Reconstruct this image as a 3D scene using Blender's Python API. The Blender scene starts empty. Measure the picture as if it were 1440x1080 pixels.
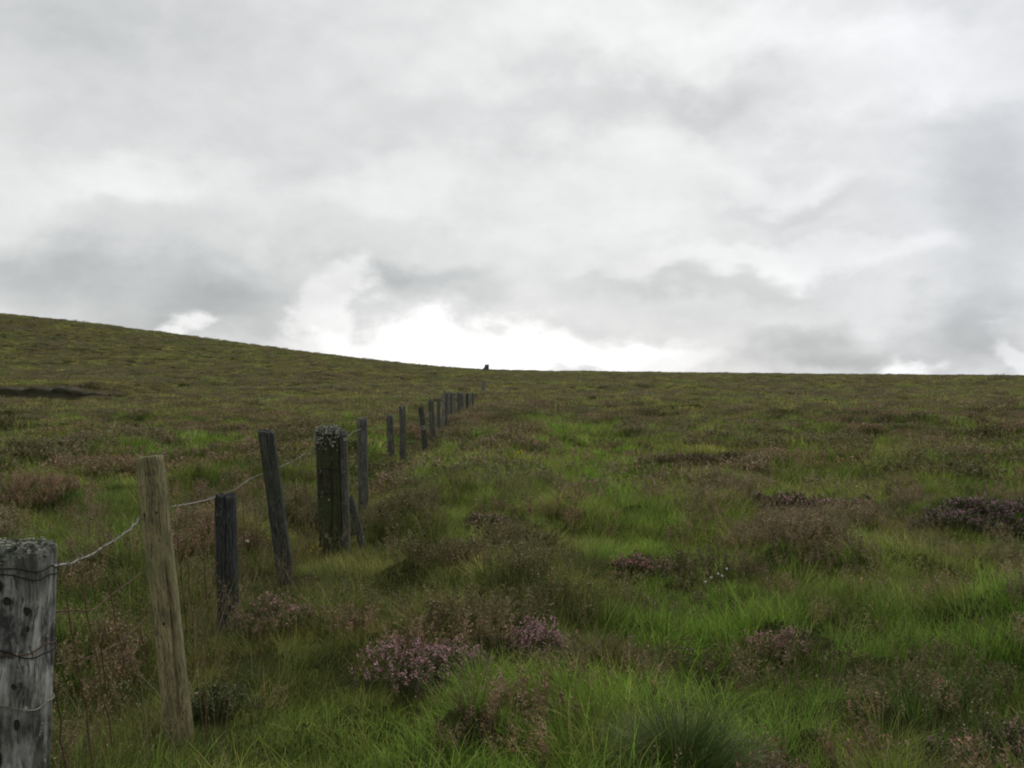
import bpy, math, random
import numpy as np

# ------------------------------------------------------------------ camera, world, sun, exposure
SC = bpy.context.scene
COL = SC.collection
EYE = 1.65
F = 1400.0                                     # focal length in pixels of a 1440 wide frame

cam_d = bpy.data.cameras.new('camera')
cam_d.lens = 35.0; cam_d.sensor_width = 36.0; cam_d.clip_start = 0.05; cam_d.clip_end = 9000
cam = bpy.data.objects.new('camera', cam_d); COL.objects.link(cam)
cam.location = (0, 0, EYE); cam.rotation_euler = (math.radians(90), 0, 0)
SC.camera = cam

SUN_EL, SUN_AZ = math.radians(44), math.radians(18)     # azimuth from +Y towards +X
sun_d = bpy.data.lights.new('sun', 'SUN'); sun_d.energy = 1.5; sun_d.angle = math.radians(18)
sun_d.color = (1.0, 0.97, 0.92)
sun = bpy.data.objects.new('sun', sun_d); COL.objects.link(sun)
sun.rotation_euler = (math.radians(90) - SUN_EL, 0, -SUN_AZ + math.pi)
sun.location = (20, 20, 60)

SC.view_settings.view_transform = 'Standard'
SC.view_settings.look = 'None'
SC.view_settings.exposure = 0.0
SC.view_settings.gamma = 1.0
SC.render.engine = 'CYCLES'
SC.cycles.use_denoising = True
SC.cycles.max_bounces = 6
SC.cycles.diffuse_bounces = 3
SC.cycles.transmission_bounces = 3
SC.cycles.glossy_bounces = 1
SC.cycles.filter_width = 1.9

class NT:
    """small helper for node trees"""
    def __init__(s, tree): s.t = tree; s.n = tree.nodes; s.l = tree.links
    def put(s, sock, v):
        if isinstance(v, bpy.types.NodeSocket): s.l.new(v, sock)
        elif v is not None: sock.default_value = v
    def new(s, kind, **kw):
        n = s.n.new(kind)
        for k, v in kw.items(): setattr(n, k, v)
        return n
    def math(s, op, a, b=None, c=None, clamp=False):
        n = s.new('ShaderNodeMath', operation=op, use_clamp=clamp)
        s.put(n.inputs[0], a)
        if b is not None: s.put(n.inputs[1], b)
        if c is not None: s.put(n.inputs[2], c)
        return n.outputs[0]
    def vec(s, op, a, b=None, scale=None):
        n = s.new('ShaderNodeVectorMath', operation=op)
        s.put(n.inputs[0], a)
        if b is not None: s.put(n.inputs[1], b)
        if scale is not None: s.put(n.inputs['Scale'], scale)
        return n.outputs['Value'] if op in ('LENGTH', 'DOT_PRODUCT') else n.outputs[0]
    def noise(s, v, scale, detail=4, rough=0.55, color=False, dist=0.0):
        n = s.new('ShaderNodeTexNoise')
        s.put(n.inputs['Vector'], v); n.inputs['Scale'].default_value = scale
        n.inputs['Detail'].default_value = detail; n.inputs['Roughness'].default_value = rough
        n.inputs['Distortion'].default_value = dist
        return n.outputs['Color' if color else 'Fac']
    def remap(s, v, a, b, c=0.0, d=1.0, smooth=False):
        n = s.new('ShaderNodeMapRange', interpolation_type='SMOOTHSTEP' if smooth else 'LINEAR')
        s.put(n.inputs[0], v)
        for i, x in enumerate((a, b, c, d)): s.put(n.inputs[i + 1], x)
        return n.outputs[0]
    def mix(s, f, a, b, blend='MIX'):
        n = s.new('ShaderNodeMix', data_type='RGBA', blend_type=blend)
        s.put(n.inputs[0], f)
        s.put(n.inputs[6], a if isinstance(a, bpy.types.NodeSocket) else (*a, 1) if len(a) == 3 else a)
        s.put(n.inputs[7], b if isinstance(b, bpy.types.NodeSocket) else (*b, 1) if len(b) == 3 else b)
        return n.outputs[2]

# ---- overcast sky: a Nishita sky almost wholly behind layered cloud
world = bpy.data.worlds.new('World'); SC.world = world; world.use_nodes = True
w = NT(world.node_tree); w.n.clear()
out = w.new('ShaderNodeOutputWorld'); bg = w.new('ShaderNodeBackground')
sky = w.new('ShaderNodeTexSky', sky_type='NISHITA', sun_disc=False)
sky.sun_elevation = SUN_EL; sky.sun_rotation = SUN_AZ
tc = w.new('ShaderNodeTexCoord'); D = w.vec('NORMALIZE', tc.outputs['Generated'])
sx = w.new('ShaderNodeSeparateXYZ'); w.put(sx.inputs[0], D)
az = w.math('ARCTAN2', sx.outputs[0], sx.outputs[1]); el = w.math('ARCSINE', sx.outputs[2])
cb = w.new('ShaderNodeCombineXYZ'); w.put(cb.inputs[0], az); w.put(cb.inputs[1], el)
P = cb.outputs[0]
# cloud layer coordinates: a flat ceiling seen from below
zz = w.math('ADD', w.math('MAXIMUM', sx.outputs[2], 0.0), 0.16)
cl = w.new('ShaderNodeCombineXYZ')
w.put(cl.inputs[0], w.math('DIVIDE', sx.outputs[0], zz)); w.put(cl.inputs[1], w.math('DIVIDE', sx.outputs[1], zz))
# angular noise used to billow the cloud edges
st = w.vec('MULTIPLY', P, (1.0, 1.5, 1.0))
wn = w.noise(st, 7.0, 6, 0.55, color=True)
wn2 = w.noise(st, 22.0, 5, 0.5, color=True)
warp = w.vec('ADD', w.vec('SCALE', w.vec('SUBTRACT', wn, (.5, .5, .5)), scale=0.17),
             w.vec('SCALE', w.vec('SUBTRACT', wn2, (.5, .5, .5)), scale=0.06))
warp = w.vec('MULTIPLY', warp, (1, 0.8, 0))
PW = w.vec('ADD', P, warp)
n_big = w.noise(cl.outputs[0], 0.9, 7, 0.55, dist=0.3)
n_fine = w.noise(st, 9.0, 7, 0.55, dist=0.25)
val = w.math('ADD', 0.77, w.math('MULTIPLY', w.math('SUBTRACT', n_big, 0.5), 0.24))
val = w.math('ADD', val, w.math('MULTIPLY', w.math('SUBTRACT', n_fine, 0.5), 0.26))
n_det = w.noise(w.vec('ADD', st, w.vec('SCALE', wn, scale=.05)), 26.0, 6, 0.6)
val = w.math('ADD', val, w.math('MULTIPLY', w.math('SUBTRACT', n_det, 0.5), 0.10))
blobs = [  # place as azimuth/elevation written in hundredths of a 1440x1080 frame of 35 mm; half widths; strength
    (220, 405, 330, 105, -.16), (320, 425, 230, 60, -.14), (590, 405, 140, 30, -.18), (50, 372, 130, 50, -.12),
    (960, 140, 200, 50, -.10), (1180, 195, 240, 45, -.13), (1400, 300, 120, 130, -.16), (1160, 495, 120, 50, -.26),
    (1360, 465, 120, 62, -.25), (1130, 285, 110, 24, -.10), (1000, 410, 220, 26, -.10), (250, 20, 260, 70, -.10),
    (40, 70, 160, 110, -.12), (780, 120, 500, 60, -.06), (430, 180, 240, 80, -.06), (740, 205, 60, 40, -.05),
    (468, 428, 52, 56, .26), (660, 487, 270, 46, .34), (850, 503, 190, 32, .24), (250, 470, 50, 34, .38),
    (1262, 516, 48, 40, .42), (1425, 500, 30, 40, .25), (560, 260, 160, 60, .08), (880, 190, 150, 80, .12),
    (1110, 215, 170, 75, .14), (1270, 100, 240, 100, .15), (1080, 365, 300, 36, .14), (860, 60, 420, 70, .08),
    (190, 245, 150, 50, .10), (830, 300, 160, 70, .08), (1000, 30, 300, 60, .08)]
for (px, py, rx, ry, a) in blobs:
    az0 = math.atan((px - 720) / F); el0 = math.atan((540 - py) / F * math.cos(az0))
    v = w.vec('MULTIPLY', w.vec('SUBTRACT', PW, (az0, el0, 0)), (F / rx, F / ry, 0))
    m = w.remap(w.vec('LENGTH', v), (0.5 if a > .22 else 0.35) if a > 0 else 0.1, 1.15 if a > 0 else 1.25, 1.0, 0.0, smooth=True)
    val = w.math('MULTIPLY_ADD', m, a * 0.9, val)
val = w.math('MINIMUM', w.math('MAXIMUM', val, 0.30), 1.15)
tintf = w.remap(val, 0.38, 0.82, 0.0, 1.0)
blue = w.math('MULTIPLY', w.remap(az, .15, .5, 0, 1, smooth=True), .6)
ccol = w.mix(tintf, w.mix(blue, (0.955, 1.0, 1.005), (.93, .98, 1.05)), w.mix(blue, (1.0, 1.0, .998), (.955, .98, 1.03)))
cloud = w.vec('SCALE', ccol, scale=val)
skys = w.vec('SCALE', sky.outputs[0], scale=0.09)
fin = w.mix(0.965, skys, cloud)
w.put(bg.inputs['Color'], fin); bg.inputs['Strength'].default_value = 1.0
w.l.new(bg.outputs[0], out.inputs[0])
world.cycles.sampling_method = 'MANUAL'; world.cycles.sample_map_resolution = 512

# ------------------------------------------------------------------ helpers
rs = np.random.RandomState(7)
random.seed(7)

def h01(ix, iy, seed):
    with np.errstate(over='ignore'):
        h = (ix.astype(np.int64) * 374761393 + iy.astype(np.int64) * 668265263 + seed * 362437) & 0xffffffff
        h = ((h ^ (h >> 13)) * 1274126177) & 0xffffffff
        h = (h ^ (h >> 16)) & 0xffffff
    return h / float(0xffffff)

def vnoise(x, y, seed=0):
    x = np.asarray(x, float); y = np.asarray(y, float)
    ix = np.floor(x); iy = np.floor(y); fx = x - ix; fy = y - iy
    fx = fx * fx * (3 - 2 * fx); fy = fy * fy * (3 - 2 * fy)
    a = h01(ix, iy, seed); b = h01(ix + 1, iy, seed); c = h01(ix, iy + 1, seed); d = h01(ix + 1, iy + 1, seed)
    return (a * (1 - fx) + b * fx) * (1 - fy) + (c * (1 - fx) + d * fx) * fy

def fbm(x, y, seed=0, octv=4):
    s = 0; a = 0.5; t = 0
    for i in range(octv):
        s = s + a * vnoise(x * 2 ** i + 17.3 * i, y * 2 ** i - 9.1 * i, seed + i * 31); t += a; a *= 0.5
    return s / t

def sstep(x, a, b):
    t = np.clip((x - a) / (b - a), 0, 1); return t * t * (3 - 2 * t)

# ridge height above the foot of the moor, along x at the crest (y = 185)
RX = np.array([-1500, -400, -200, -120, -95, -74, -55, -37, -24, -13, -5, 0, 37, 95, 200, 500, 1500.])
RZ = np.array([40, 33, 24.5, 17.0, 14.5, 12.1, 9.6, 7.1, 5.6, 4.45, 3.95, 3.8, 3.3, 2.8, 2.0, 1, 0.])
TRACK = np.array([(1.0, 4.2), (1.1, 5.2), (1.35, 8), (1.6, 11), (1.35, 14), (1.6, 19), (2.4, 26), (3.2, 34)])
# named heather bushes: px, base py, distance, half width, height, flower share, tint
BUSHES = [
    ('low heather bush in full pink flower, largest pink patch in the foreground', 595, 975, 5.0, .26, .31, .9, (1.0, 1.0, 1.0), 1.25),
    ('small heather bush with a bright pink cap beside the round brown grass tussock', 752, 930, 5.6, .17, .27, .9, (1.0, 1.0, 1.0), 1.0),
    ('pale brown heather bush growing against the foot of the short black post', 388, 895, 6.2, .26, .24, .45, (1.15, 1.1, 1.0), 1.0),
    ('broad dark heather bush at the right edge with greyish pink tips', 1378, 745, 10.8, .62, .36, .5, (.8, .8, .9), 1.2),
    ('wide brown heather bush in the middle of the right hand moor', 1138, 725, 12.0, .62, .30, .4, (1.05, 1.0, .98), 1.3),
    ('long low brown heather mound farthest up the green strip', 968, 668, 17.0, .85, .36, .2, (1.08, .98, .9), 1.2),
    ('small reddish heather bush beside the pale grassy hollow', 905, 800, 8.5, .25, .2, .6, (1.1, .92, .9), 1.2),
    ('brown heather bush in the green grass right of the thick post', 690, 752, 10.4, .26, .24, .35, (1.05, .97, .95), 1.1),
    ('small pale pink heather bush in the right foreground grass', 1095, 905, 6.0, .14, .17, .7, (1.1, 1.0, 1.0), 1.2),
    ('tiny dusky pink heather bush standing alone in mid green grass', 778, 825, 7.7, .15, .2, .6, (1.1, .9, .9), 1.0),
    ('dark grey green heather bush cut by the bottom right corner', 1385, 1100, 4.0, .26, .22, .25, (.9, .9, .85), 1.2),
    ('small faded heather bush at the bottom edge, half sunk in long grass', 1090, 1085, 4.05, .12, .14, .6, (1.2, 1.0, .95), 1.1),
    ('dark leafy bush hugging the foot of the pale leaning post', 302, 1000, 4.75, .14, .12, .05, (.75, .85, .7), 1.2),
]
def place(px, py, d): return np.array(((px - 720) / F * d, d, EYE + (540 - py) / F * d))
BX = [(place(b[1], b[2], b[3])[0], b[3], b[4]) for b in BUSHES] + [(place(850, 925, 5.4)[0], 5.4, .3)]

FX = np.array([-2, 2.3, 4.45, 6.4, 7.9, 9.4, 12.9, 20, 22, 27, 36, 50, 61, 78.])
FXX = np.array([-.6, -1.08, -1.5, -1.82, -1.82, -1.7, -1.93, -2.3, -2.1, -2.2, -2.4, -2.8, -2.5, -2.8])
def fence_w(x, y):
    return np.exp(-((x - np.interp(y, FX, FXX)) / (.42 + .008 * y)) ** 2) * (1 - sstep(y, 70, 82))
def track_w(x, y):
    tx = np.interp(y, TRACK[:, 1], TRACK[:, 0])
    return np.exp(-((x - tx) / (0.25 + 0.045 * y)) ** 2) * sstep(y, 2, 4.5) * (1 - sstep(y, 22, 32))

def heath(x, y):
    """0 grass .. 1 heather"""
    near = .5 + 1.15 * (.5 * fbm(x / 1.7, y / 2.1, 3, 3) + .5 * fbm(x / .75, y / .8, 8, 3) - .5)
    far = .5 + 1.15 * (.45 * fbm(x / 7.0, y / 6.0, 11, 4) + .55 * fbm(x / 2.2, y / 3.0, 12, 3) - .5)
    f = sstep(y, 16, 60)
    v = near * (1 - f) + (near * .35 + far * .65) * f
    v = v + 0.10 * sstep(y, 14, 60) + 0.03 - 0.16 * track_w(x, y)
    v = v - 0.17 * np.exp(-((x + 0.55) / 1.15) ** 2) * sstep(y, 5.2, 7) * (1 - sstep(y, 18, 26))   # lush strip beside the fence
    v = v - 0.13 * np.exp(-((x - .3) / .9) ** 2) * (1 - sstep(y, 4.6, 5.4)) - .06 * np.exp(-((x - 1.8) / .5) ** 2) * (1 - sstep(y, 5.2, 6.2))
    v = v - .12 * fence_w(x, y) * (1 - sstep(y, 18, 26))
    v = v + .10 * (fbm(x / 22, y / 4.5, 19, 3) - .5) * 2 * sstep(y, 45, 75)
    v = v - 0.09 * np.exp(-((x - 3.8 - y * .02) / 1.3) ** 2) * (1 - sstep(y, 9, 14))
    return v

def ground(x, y):
    x = np.asarray(x, float); y = np.asarray(y, float)
    R = np.interp(x, RX, RZ)
    xs = np.maximum(x, -400)
    start = 62 - 8 * sstep(-x, 20, 90)
    t = np.clip((y - start) / (185 - start), 0, None)
    rise = np.where(t < 1, t * t * (3 - 2 * t) * .55 + .45 * (t ** 1.35), np.clip(1 - 0.9 * (t - 1) ** 1.2, -3, 1))
    z = R * rise
    z = np.where((y < start), 0, z)
    z = z + 0.35 * sstep(y, 60, 110) * (fbm(x / 16, y / 12, 21, 3) - .5) * 2 * (1 - .8 * sstep(y, 150, 180))
    z = z + 0.32 * (fbm(x / 5, y / 4, 5, 3) - .5) * sstep(y, 8, 25) * 2 * (1 - .7 * sstep(y, 140, 175))
    # hummocks
    hm = fbm(x / 0.8, y / 0.8, 41, 3); hm = hm + .12 * (1 - np.abs(2 * vnoise(x / .55, y / .55, 44) - 1)); hm2 = vnoise(x / 0.3, y / 0.3, 55)
    amp = 0.40 * (1 - .5 * track_w(x, y))
    fw = fence_w(x, y); flat = 1 - .9 * fw
    for (bx, by, br) in BX:
        flat = flat * (1 - .9 * np.exp(-((x - bx) ** 2 + (y - by) ** 2) / (br * 1.2) ** 2))
    z = z + flat * (amp * (hm - .5) * 1.5 + 0.06 * (hm2 - .5) + 0.10 * sstep(heath(x, y), .5, .62) + .42 * (fbm(x / 1.7 + 4, y / 1.5, 48, 2) - .5) * sstep(y, 5, 10) * (1 - sstep(y, 60, 90)))
    z = z - 0.07 * track_w(x, y) + .05 * fw * (1 - sstep(y, 8, 9.5)) - .07 * fw * sstep(y, 8, 10)
    for (bx, by, br) in BX:
        z = z + 0.03 * np.exp(-((x - bx) ** 2 + (y - by) ** 2) / (br * 1.1) ** 2)
    # peat hag on the left: the ground drops in front of the bank
    z = z + 1.0 * sstep(-x, 28, 34) * sstep(y, 77.2, 79) * (1 - sstep(y, 82, 115))
    return z

def mesh_from(name, V, Fq, mats=(), midx=None, smooth=True, attrs=None):
    me = bpy.data.meshes.new(name)
    V = np.asarray(V, np.float32); Fq = np.asarray(Fq, np.int32)
    k = Fq.shape[1]
    me.vertices.add(len(V)); me.vertices.foreach_set('co', V.ravel())
    me.loops.add(Fq.size); me.loops.foreach_set('vertex_index', Fq.ravel())
    me.polygons.add(len(Fq)); me.polygons.foreach_set('loop_start', np.arange(0, Fq.size, k, dtype=np.int32))
    me.polygons.foreach_set('loop_total', np.full(len(Fq), k, np.int32))
    for m in mats: me.materials.append(m)
    if midx is not None: me.polygons.foreach_set('material_index', np.asarray(midx, np.int32))
    me.polygons.foreach_set('use_smooth', np.full(len(Fq), smooth))
    for an, (typ, data) in (attrs or {}).items():
        a = me.attributes.new(an, typ, 'POINT')
        a.data.foreach_set('vector' if typ == 'FLOAT_VECTOR' else 'value', np.asarray(data, np.int32 if typ == 'INT' else np.float32).ravel())
    me.update(calc_edges=True); me.validate()
    return me

def link(name, me, parent=None, **props):
    o = bpy.data.objects.new(name, me); COL.objects.link(o)
    if parent: o.parent = parent
    for k, v in props.items(): o[k] = v
    return o

# ------------------------------------------------------------------ materials
def new_mat(name):
    m = bpy.data.materials.new(name); m.use_nodes = True
    t = NT(m.node_tree); b = t.n['Principled BSDF']
    b.inputs['Roughness'].default_value = 0.85
    b.inputs['Specular IOR Level'].default_value = 0.2
    return m, t, b

def plant_mat(name, fallback, vmul=(0.6, 1.5), tipcol=(1.25, 1.1, .8), trans=0.3, instanced=True, rough=.6, spec=.25):
    m, t, b = new_mat(name)
    if instanced:
        a = t.new('ShaderNodeAttribute', attribute_type='INSTANCER', attribute_name='tint'); base = a.outputs['Color']
        base = t.mix(1.0, base, fallback, 'MULTIPLY')
    else:
        r = t.new('ShaderNodeRGB'); r.outputs[0].default_value = (*fallback, 1); base = r.outputs[0]
    v = t.new('ShaderNodeAttribute', attribute_type='GEOMETRY', attribute_name='v')
    tt = t.new('ShaderNodeAttribute', attribute_type='GEOMETRY', attribute_name='t')
    c = t.vec('SCALE', base, scale=t.remap(v.outputs['Fac'], 0, 1, vmul[0], vmul[1]))
    dry = t.math('GREATER_THAN', v.outputs['Fac'], 0.90)                 # an old straw coloured blade now and then
    c = t.mix(t.math('MULTIPLY', dry, 0.7), c, (.21, .17, .085))
    c = t.mix(t.math('POWER', tt.outputs['Fac'], 2.0), c, t.vec('MULTIPLY', c, tipcol))
    t.put(b.inputs['Base Color'], c)
    b.inputs['Roughness'].default_value = rough; b.inputs['Specular IOR Level'].default_value = spec
    if trans:
        tr = t.new('ShaderNodeBsdfTranslucent'); t.put(tr.inputs[0], c)
        mx = t.new('ShaderNodeMixShader'); mx.inputs[0].default_value = trans
        t.l.new(b.outputs[0], mx.inputs[1]); t.l.new(tr.outputs[0], mx.inputs[2])
        t.l.new(mx.outputs[0], t.n['Material Output'].inputs[0])
    return m

M_grass = plant_mat('grass_blade', (1.0, 1.0, .68), (.3, 1.9), (1.25, 1.12, .85), .3, spec=.06)
M_heath = plant_mat('heather_leaf', (1, 1, 1), (0.55, 1.5), (1.3, 1.05, .8), 0.12)
M_flower = plant_mat('heather_flower', (2.3, 1.55, 1.9), (0.6, 1.4), (1.1, 1, 1), 0.15)
M_dry = plant_mat('dry_stalk', (1, 1, 1), (0.7, 1.4), (1.2, 1.1, 1), 0.1)
M_tuss = plant_mat('tussock_blade', (.075, .072, .022), (0.5, 1.6), (1.4, 1.15, .8), 0.25, instanced=False)

def heather_mats(tint):
    l = plant_mat('bush_leaf', (.085 * tint[0], .100 * tint[1], .042 * tint[2]), (.5, 1.6), (1.3, 1.05, .8), .12, instanced=False)
    f = plant_mat('bush_flower', (.40 * tint[0], .23 * tint[1], .25 * tint[2]), (.55, 1.4), (1.1, 1, 1), .15, instanced=False)
    return l, f

# ground: peat and moss under the plants
M_ground, t, b = new_mat('moor_ground')
g = t.new('ShaderNodeNewGeometry'); pos = g.outputs['Position']
n1 = t.noise(pos, 0.35, 6, 0.6); n2 = t.noise(pos, 3.0, 6, 0.65); n3 = t.noise(pos, 40, 3, 0.6)
c = t.mix(t.remap(n1, .4, .6), (.030, .042, .012), (.042, .036, .015))
c = t.mix(t.remap(n2, .45, .65), c, (.028, .032, .012))
c = t.mix(t.remap(n3, .5, .75), c, (.05, .06, .02))
t.put(b.inputs['Base Color'], c); b.inputs['Specular IOR Level'].default_value = .0
bp = t.new('ShaderNodeBump'); bp.inputs['Strength'].default_value = .8; bp.inputs['Distance'].default_value = .05
t.put(bp.inputs['Height'], n3); t.l.new(bp.outputs[0], b.inputs['Normal'])

M_peat, t, b = new_mat('wet_peat')
g = t.new('ShaderNodeNewGeometry')
c = t.mix(t.noise(g.outputs['Position'], 2.5, 6, .6), (.022, .022, .012), (.07, .062, .034))
t.put(b.inputs['Base Color'], c)

def wood_mat(name, dark, light, moss=None, moss_amt=.0, lichen=0.0, grain=1.0, lichen_col=(.42, .44, .38), crk=.46, stretch=.055, blotch=.45):
    m, t, b = new_mat(name)
    tc = t.new('ShaderNodeTexCoord'); P = tc.outputs['Object']
    oi = t.new('ShaderNodeObjectInfo')
    rv = t.new('ShaderNodeCombineXYZ'); t.put(rv.inputs[2], t.math('MULTIPLY', oi.outputs['Random'], 40.0)); t.put(rv.inputs[0], t.math('MULTIPLY', oi.outputs['Random'], 7.0))
    P = t.vec('ADD', P, rv.outputs[0])
    S = t.vec('MULTIPLY', P, (1, 1, stretch))
    wob = t.vec('ADD', S, t.vec('SCALE', t.noise(P, 6, 3, .5, color=True), scale=.05))
    g1 = t.noise(wob, 60 * grain, 6, .65); g2 = t.noise(wob, 170 * grain, 4, .6)
    blot = t.noise(t.vec('MULTIPLY', P, (1, 1, .6)), 13, 6, .65)
    c = t.mix(t.remap(g1, .36, .62), dark, light)
    crack = t.remap(g2, crk - .06, crk, 1.0, 0.0)
    c = t.mix(t.math('MULTIPLY', crack, .8), c, tuple(v * .25 for v in dark))
    c = t.mix(t.remap(blot, .45, .62, 0, blotch), c, tuple(min(v * .55, .022) for v in dark))
    if moss:
        mm = t.math('MULTIPLY', t.remap(t.noise(P, 4, 5, .6), .42, .62), moss_amt)
        c = t.mix(mm, c, moss)
    if lichen:
        ln = t.remap(t.noise(P, 30, 5, .6), .70 - .12 * lichen, .74 - .12 * lichen)
        c = t.mix(t.math('MULTIPLY', ln, .8), c, lichen_col)
    t.put(b.inputs['Base Color'], c)
    hgt = t.math('ADD', t.math('MULTIPLY', g1, .7), t.math('MULTIPLY', g2, .5))
    bp = t.new('ShaderNodeBump'); bp.inputs['Strength'].default_value = .9; bp.inputs['Distance'].default_value = .006
    t.put(bp.inputs['Height'], hgt); t.l.new(bp.outputs[0], b.inputs['Normal'])
    return m

W_grey = wood_mat('wood_weathered_grey', (.13, .128, .11), (.42, .415, .38), (.035, .036, .024), .75, .35, .8, crk=.44, stretch=.13, blotch=.95)
W_tan = wood_mat('wood_pale_tan', (.13, .115, .055), (.26, .225, .115), (.11, .12, .045), .3, 0.0)
W_black = wood_mat('wood_black', (.012, .014, .013), (.060, .062, .056), (.03, .035, .02), .2, .12)
W_dark = wood_mat('wood_dark', (.020, .021, .018), (.085, .085, .070), (.03, .038, .018), .5, .15)
W_olive = wood_mat('wood_olive', (.012, .013, .008), (.06, .058, .028), (.035, .045, .014), .8, .2)
W_mid = wood_mat('wood_mid_grey', (.04, .04, .033), (.13, .125, .105), (.05, .055, .03), .3, .45)
W_far = wood_mat('wood_far_grey', (.045, .044, .036), (.14, .135, .11), (.05, .055, .03), .4, .2)
W_pale = wood_mat('wood_pale_grey', (.09, .088, .07), (.24, .235, .19), (.08, .09, .05), .4, .3)

M_lichen, t, b = new_mat('lichen')
tc = t.new('ShaderNodeTexCoord')
c = t.mix(t.remap(t.noise(tc.outputs['Object'], 45, 5, .6), .4, .62), (.06, .07, .045), (.31, .32, .26))
t.put(b.inputs['Base Color'], c); b.inputs['Roughness'].default_value = 1

M_knot, t, b = new_mat('knot_wood')
tc = t.new('ShaderNodeTexCoord')
t.put(b.inputs['Base Color'], t.mix(t.noise(tc.outputs['Object'], 60, 4, .6), (.005, .005, .004), (.03, .027, .02)))
M_wire, t, b = new_mat('galvanised_wire')
tc = t.new('ShaderNodeTexCoord')
c = t.mix(t.remap(t.noise(tc.outputs['Object'], 25, 4, .6), .4, .65), (.22, .21, .17), (.09, .075, .05))
t.put(b.inputs['Base Color'], c); b.inputs['Metallic'].default_value = .25; b.inputs['Roughness'].default_value = .6
M_dwire, t, b = new_mat('dark_wire')
b.inputs['Base Color'].default_value = (.025, .024, .022, 1); b.inputs['Metallic'].default_value = .4
M_rust, t, b = new_mat('rusty_wire')
tc = t.new('ShaderNodeTexCoord')
c = t.mix(t.remap(t.noise(tc.outputs['Object'], 20, 4, .6), .4, .65), (.10, .048, .026), (.04, .025, .016))
t.put(b.inputs['Base Color'], c)

# ------------------------------------------------------------------ terrain sheet
nx, ny = 620, 700
wx = np.linspace(-7, 7, nx); X = 2.6 * np.sinh(wx)
wy = np.linspace(-5.5, 7.2, ny); Y = 3.0 + 2.6 * np.sinh(wy)
GX, GY = np.meshgrid(X, Y)
GZ = ground(GX, GY)
V = np.stack([GX, GY, GZ], -1).reshape(-1, 3)
idx = np.arange(nx * ny).reshape(ny, nx)
Fq = np.stack([idx[:-1, :-1], idx[:-1, 1:], idx[1:, 1:], idx[1:, :-1]], -1).reshape(-1, 4)
link('ground', mesh_from('ground', V, Fq, [M_ground]), kind='structure')

# peat bank: a low undercut face of bare peat
N = 240; xs = np.linspace(-62, -30, N); rows = []
prof = [(0.0, -.25), (-.25, -.06), (-.10, .10), (.05, .28), (-.12, .42), (-.05, .50), (.6, .54), (1.6, .54), (3.4, .47)]
yb = 76.1 + 1.1 * (fbm(xs / 4, xs * 0, 77, 3) - .5) * 2
fade = np.clip((-30.5 - xs) / 3.5, 0, 1)
base = ground(xs, xs * 0 + 75.2)
PB = (xs.copy(), yb.copy(), base.copy())
Vb = []
for j, (py_, pz_) in enumerate(prof):
    jit = 0.10 * (vnoise(xs * 2.3, xs * 0 + j * 3.3, 5) - .5)
    Vb.append(np.stack([xs, yb + py_ + jit, base + pz_ * (0.3 + .7 * fade) * 1.7 + jit * 1.0], -1))
Vb = np.concatenate(Vb); ib = np.arange(len(prof) * N).reshape(len(prof), N)
Fb = np.stack([ib[:-1, :-1], ib[:-1, 1:], ib[1:, 1:], ib[1:, :-1]], -1).reshape(-1, 4)
link('peat_ground', mesh_from('peat_ground', Vb, Fb, [M_peat]), kind='structure')

# ------------------------------------------------------------------ plants: blades, sprigs
def blades(base, azim, lean, curl, length, width, seg=4, vv=None):
    """ribbons; every argument one value per blade"""
    n = len(length); s = np.linspace(0, 1, seg + 1)
    th = lean[:, None] + curl[:, None] * s[None, :] ** 1.4
    ds = length[:, None] / seg
    r = np.concatenate([np.zeros((n, 1)), np.cumsum(np.sin(th[:, :-1]) * ds, 1)], 1)
    z = np.concatenate([np.zeros((n, 1)), np.cumsum(np.cos(th[:, :-1]) * ds, 1)], 1)
    ca, sa = np.cos(azim)[:, None], np.sin(azim)[:, None]
    C = np.stack([base[:, 0:1] + r * ca, base[:, 1:2] + r * sa, base[:, 2:3] + z], -1)
    tw = azim + rs.uniform(-1.2, 1.2, n)
    side = np.stack([-np.sin(tw), np.cos(tw), 0 * tw], -1)[:, None, :]
    wd = (width[:, None] * (1 - s[None, :] ** 1.6 * .92) * .5)[..., None]
    Vv = np.stack([C - side * wd, C + side * wd], 2).reshape(-1, 3)
    k = (seg + 1) * 2
    q = np.array([[2 * i, 2 * i + 1, 2 * i + 3, 2 * i + 2] for i in range(seg)])
    Fv = (np.arange(n)[:, None, None] * k + q[None]).reshape(-1, 4)
    vv = rs.rand(n) if vv is None else vv
    return Vv, Fv, np.repeat(vv, k), np.tile(np.repeat(s, 2), n)

def joinparts(parts):
    off = 0; Vs, Fs, vs, ts = [], [], [], []
    for (a, b_, c_, d_) in parts:
        Vs.append(a); Fs.append(b_ + off); vs.append(c_); ts.append(d_); off += len(a)
    return np.concatenate(Vs), np.concatenate(Fs), np.concatenate(vs), np.concatenate(ts)

def grass_tuft(n, rad, lmin, lmax, wd, bias=.6, leanmax=.7, curlmax=1.6, seg=4):
    a = rs.uniform(0, 2 * np.pi, n); r = rad * np.sqrt(rs.rand(n))
    base = np.stack([r * np.cos(a), r * np.sin(a), np.full(n, -.03)], -1)
    az_ = a + rs.normal(0, .8, n)
    az_ = np.where(rs.rand(n) < bias, rs.normal(0, .55, n), az_)           # most blades lie over the same way
    return blades(base, az_, rs.uniform(0.02, leanmax, n), rs.uniform(.2, curlmax, n),
                  rs.uniform(lmin, lmax, n), wd * rs.uniform(.6, 1.3, n), seg)

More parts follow.
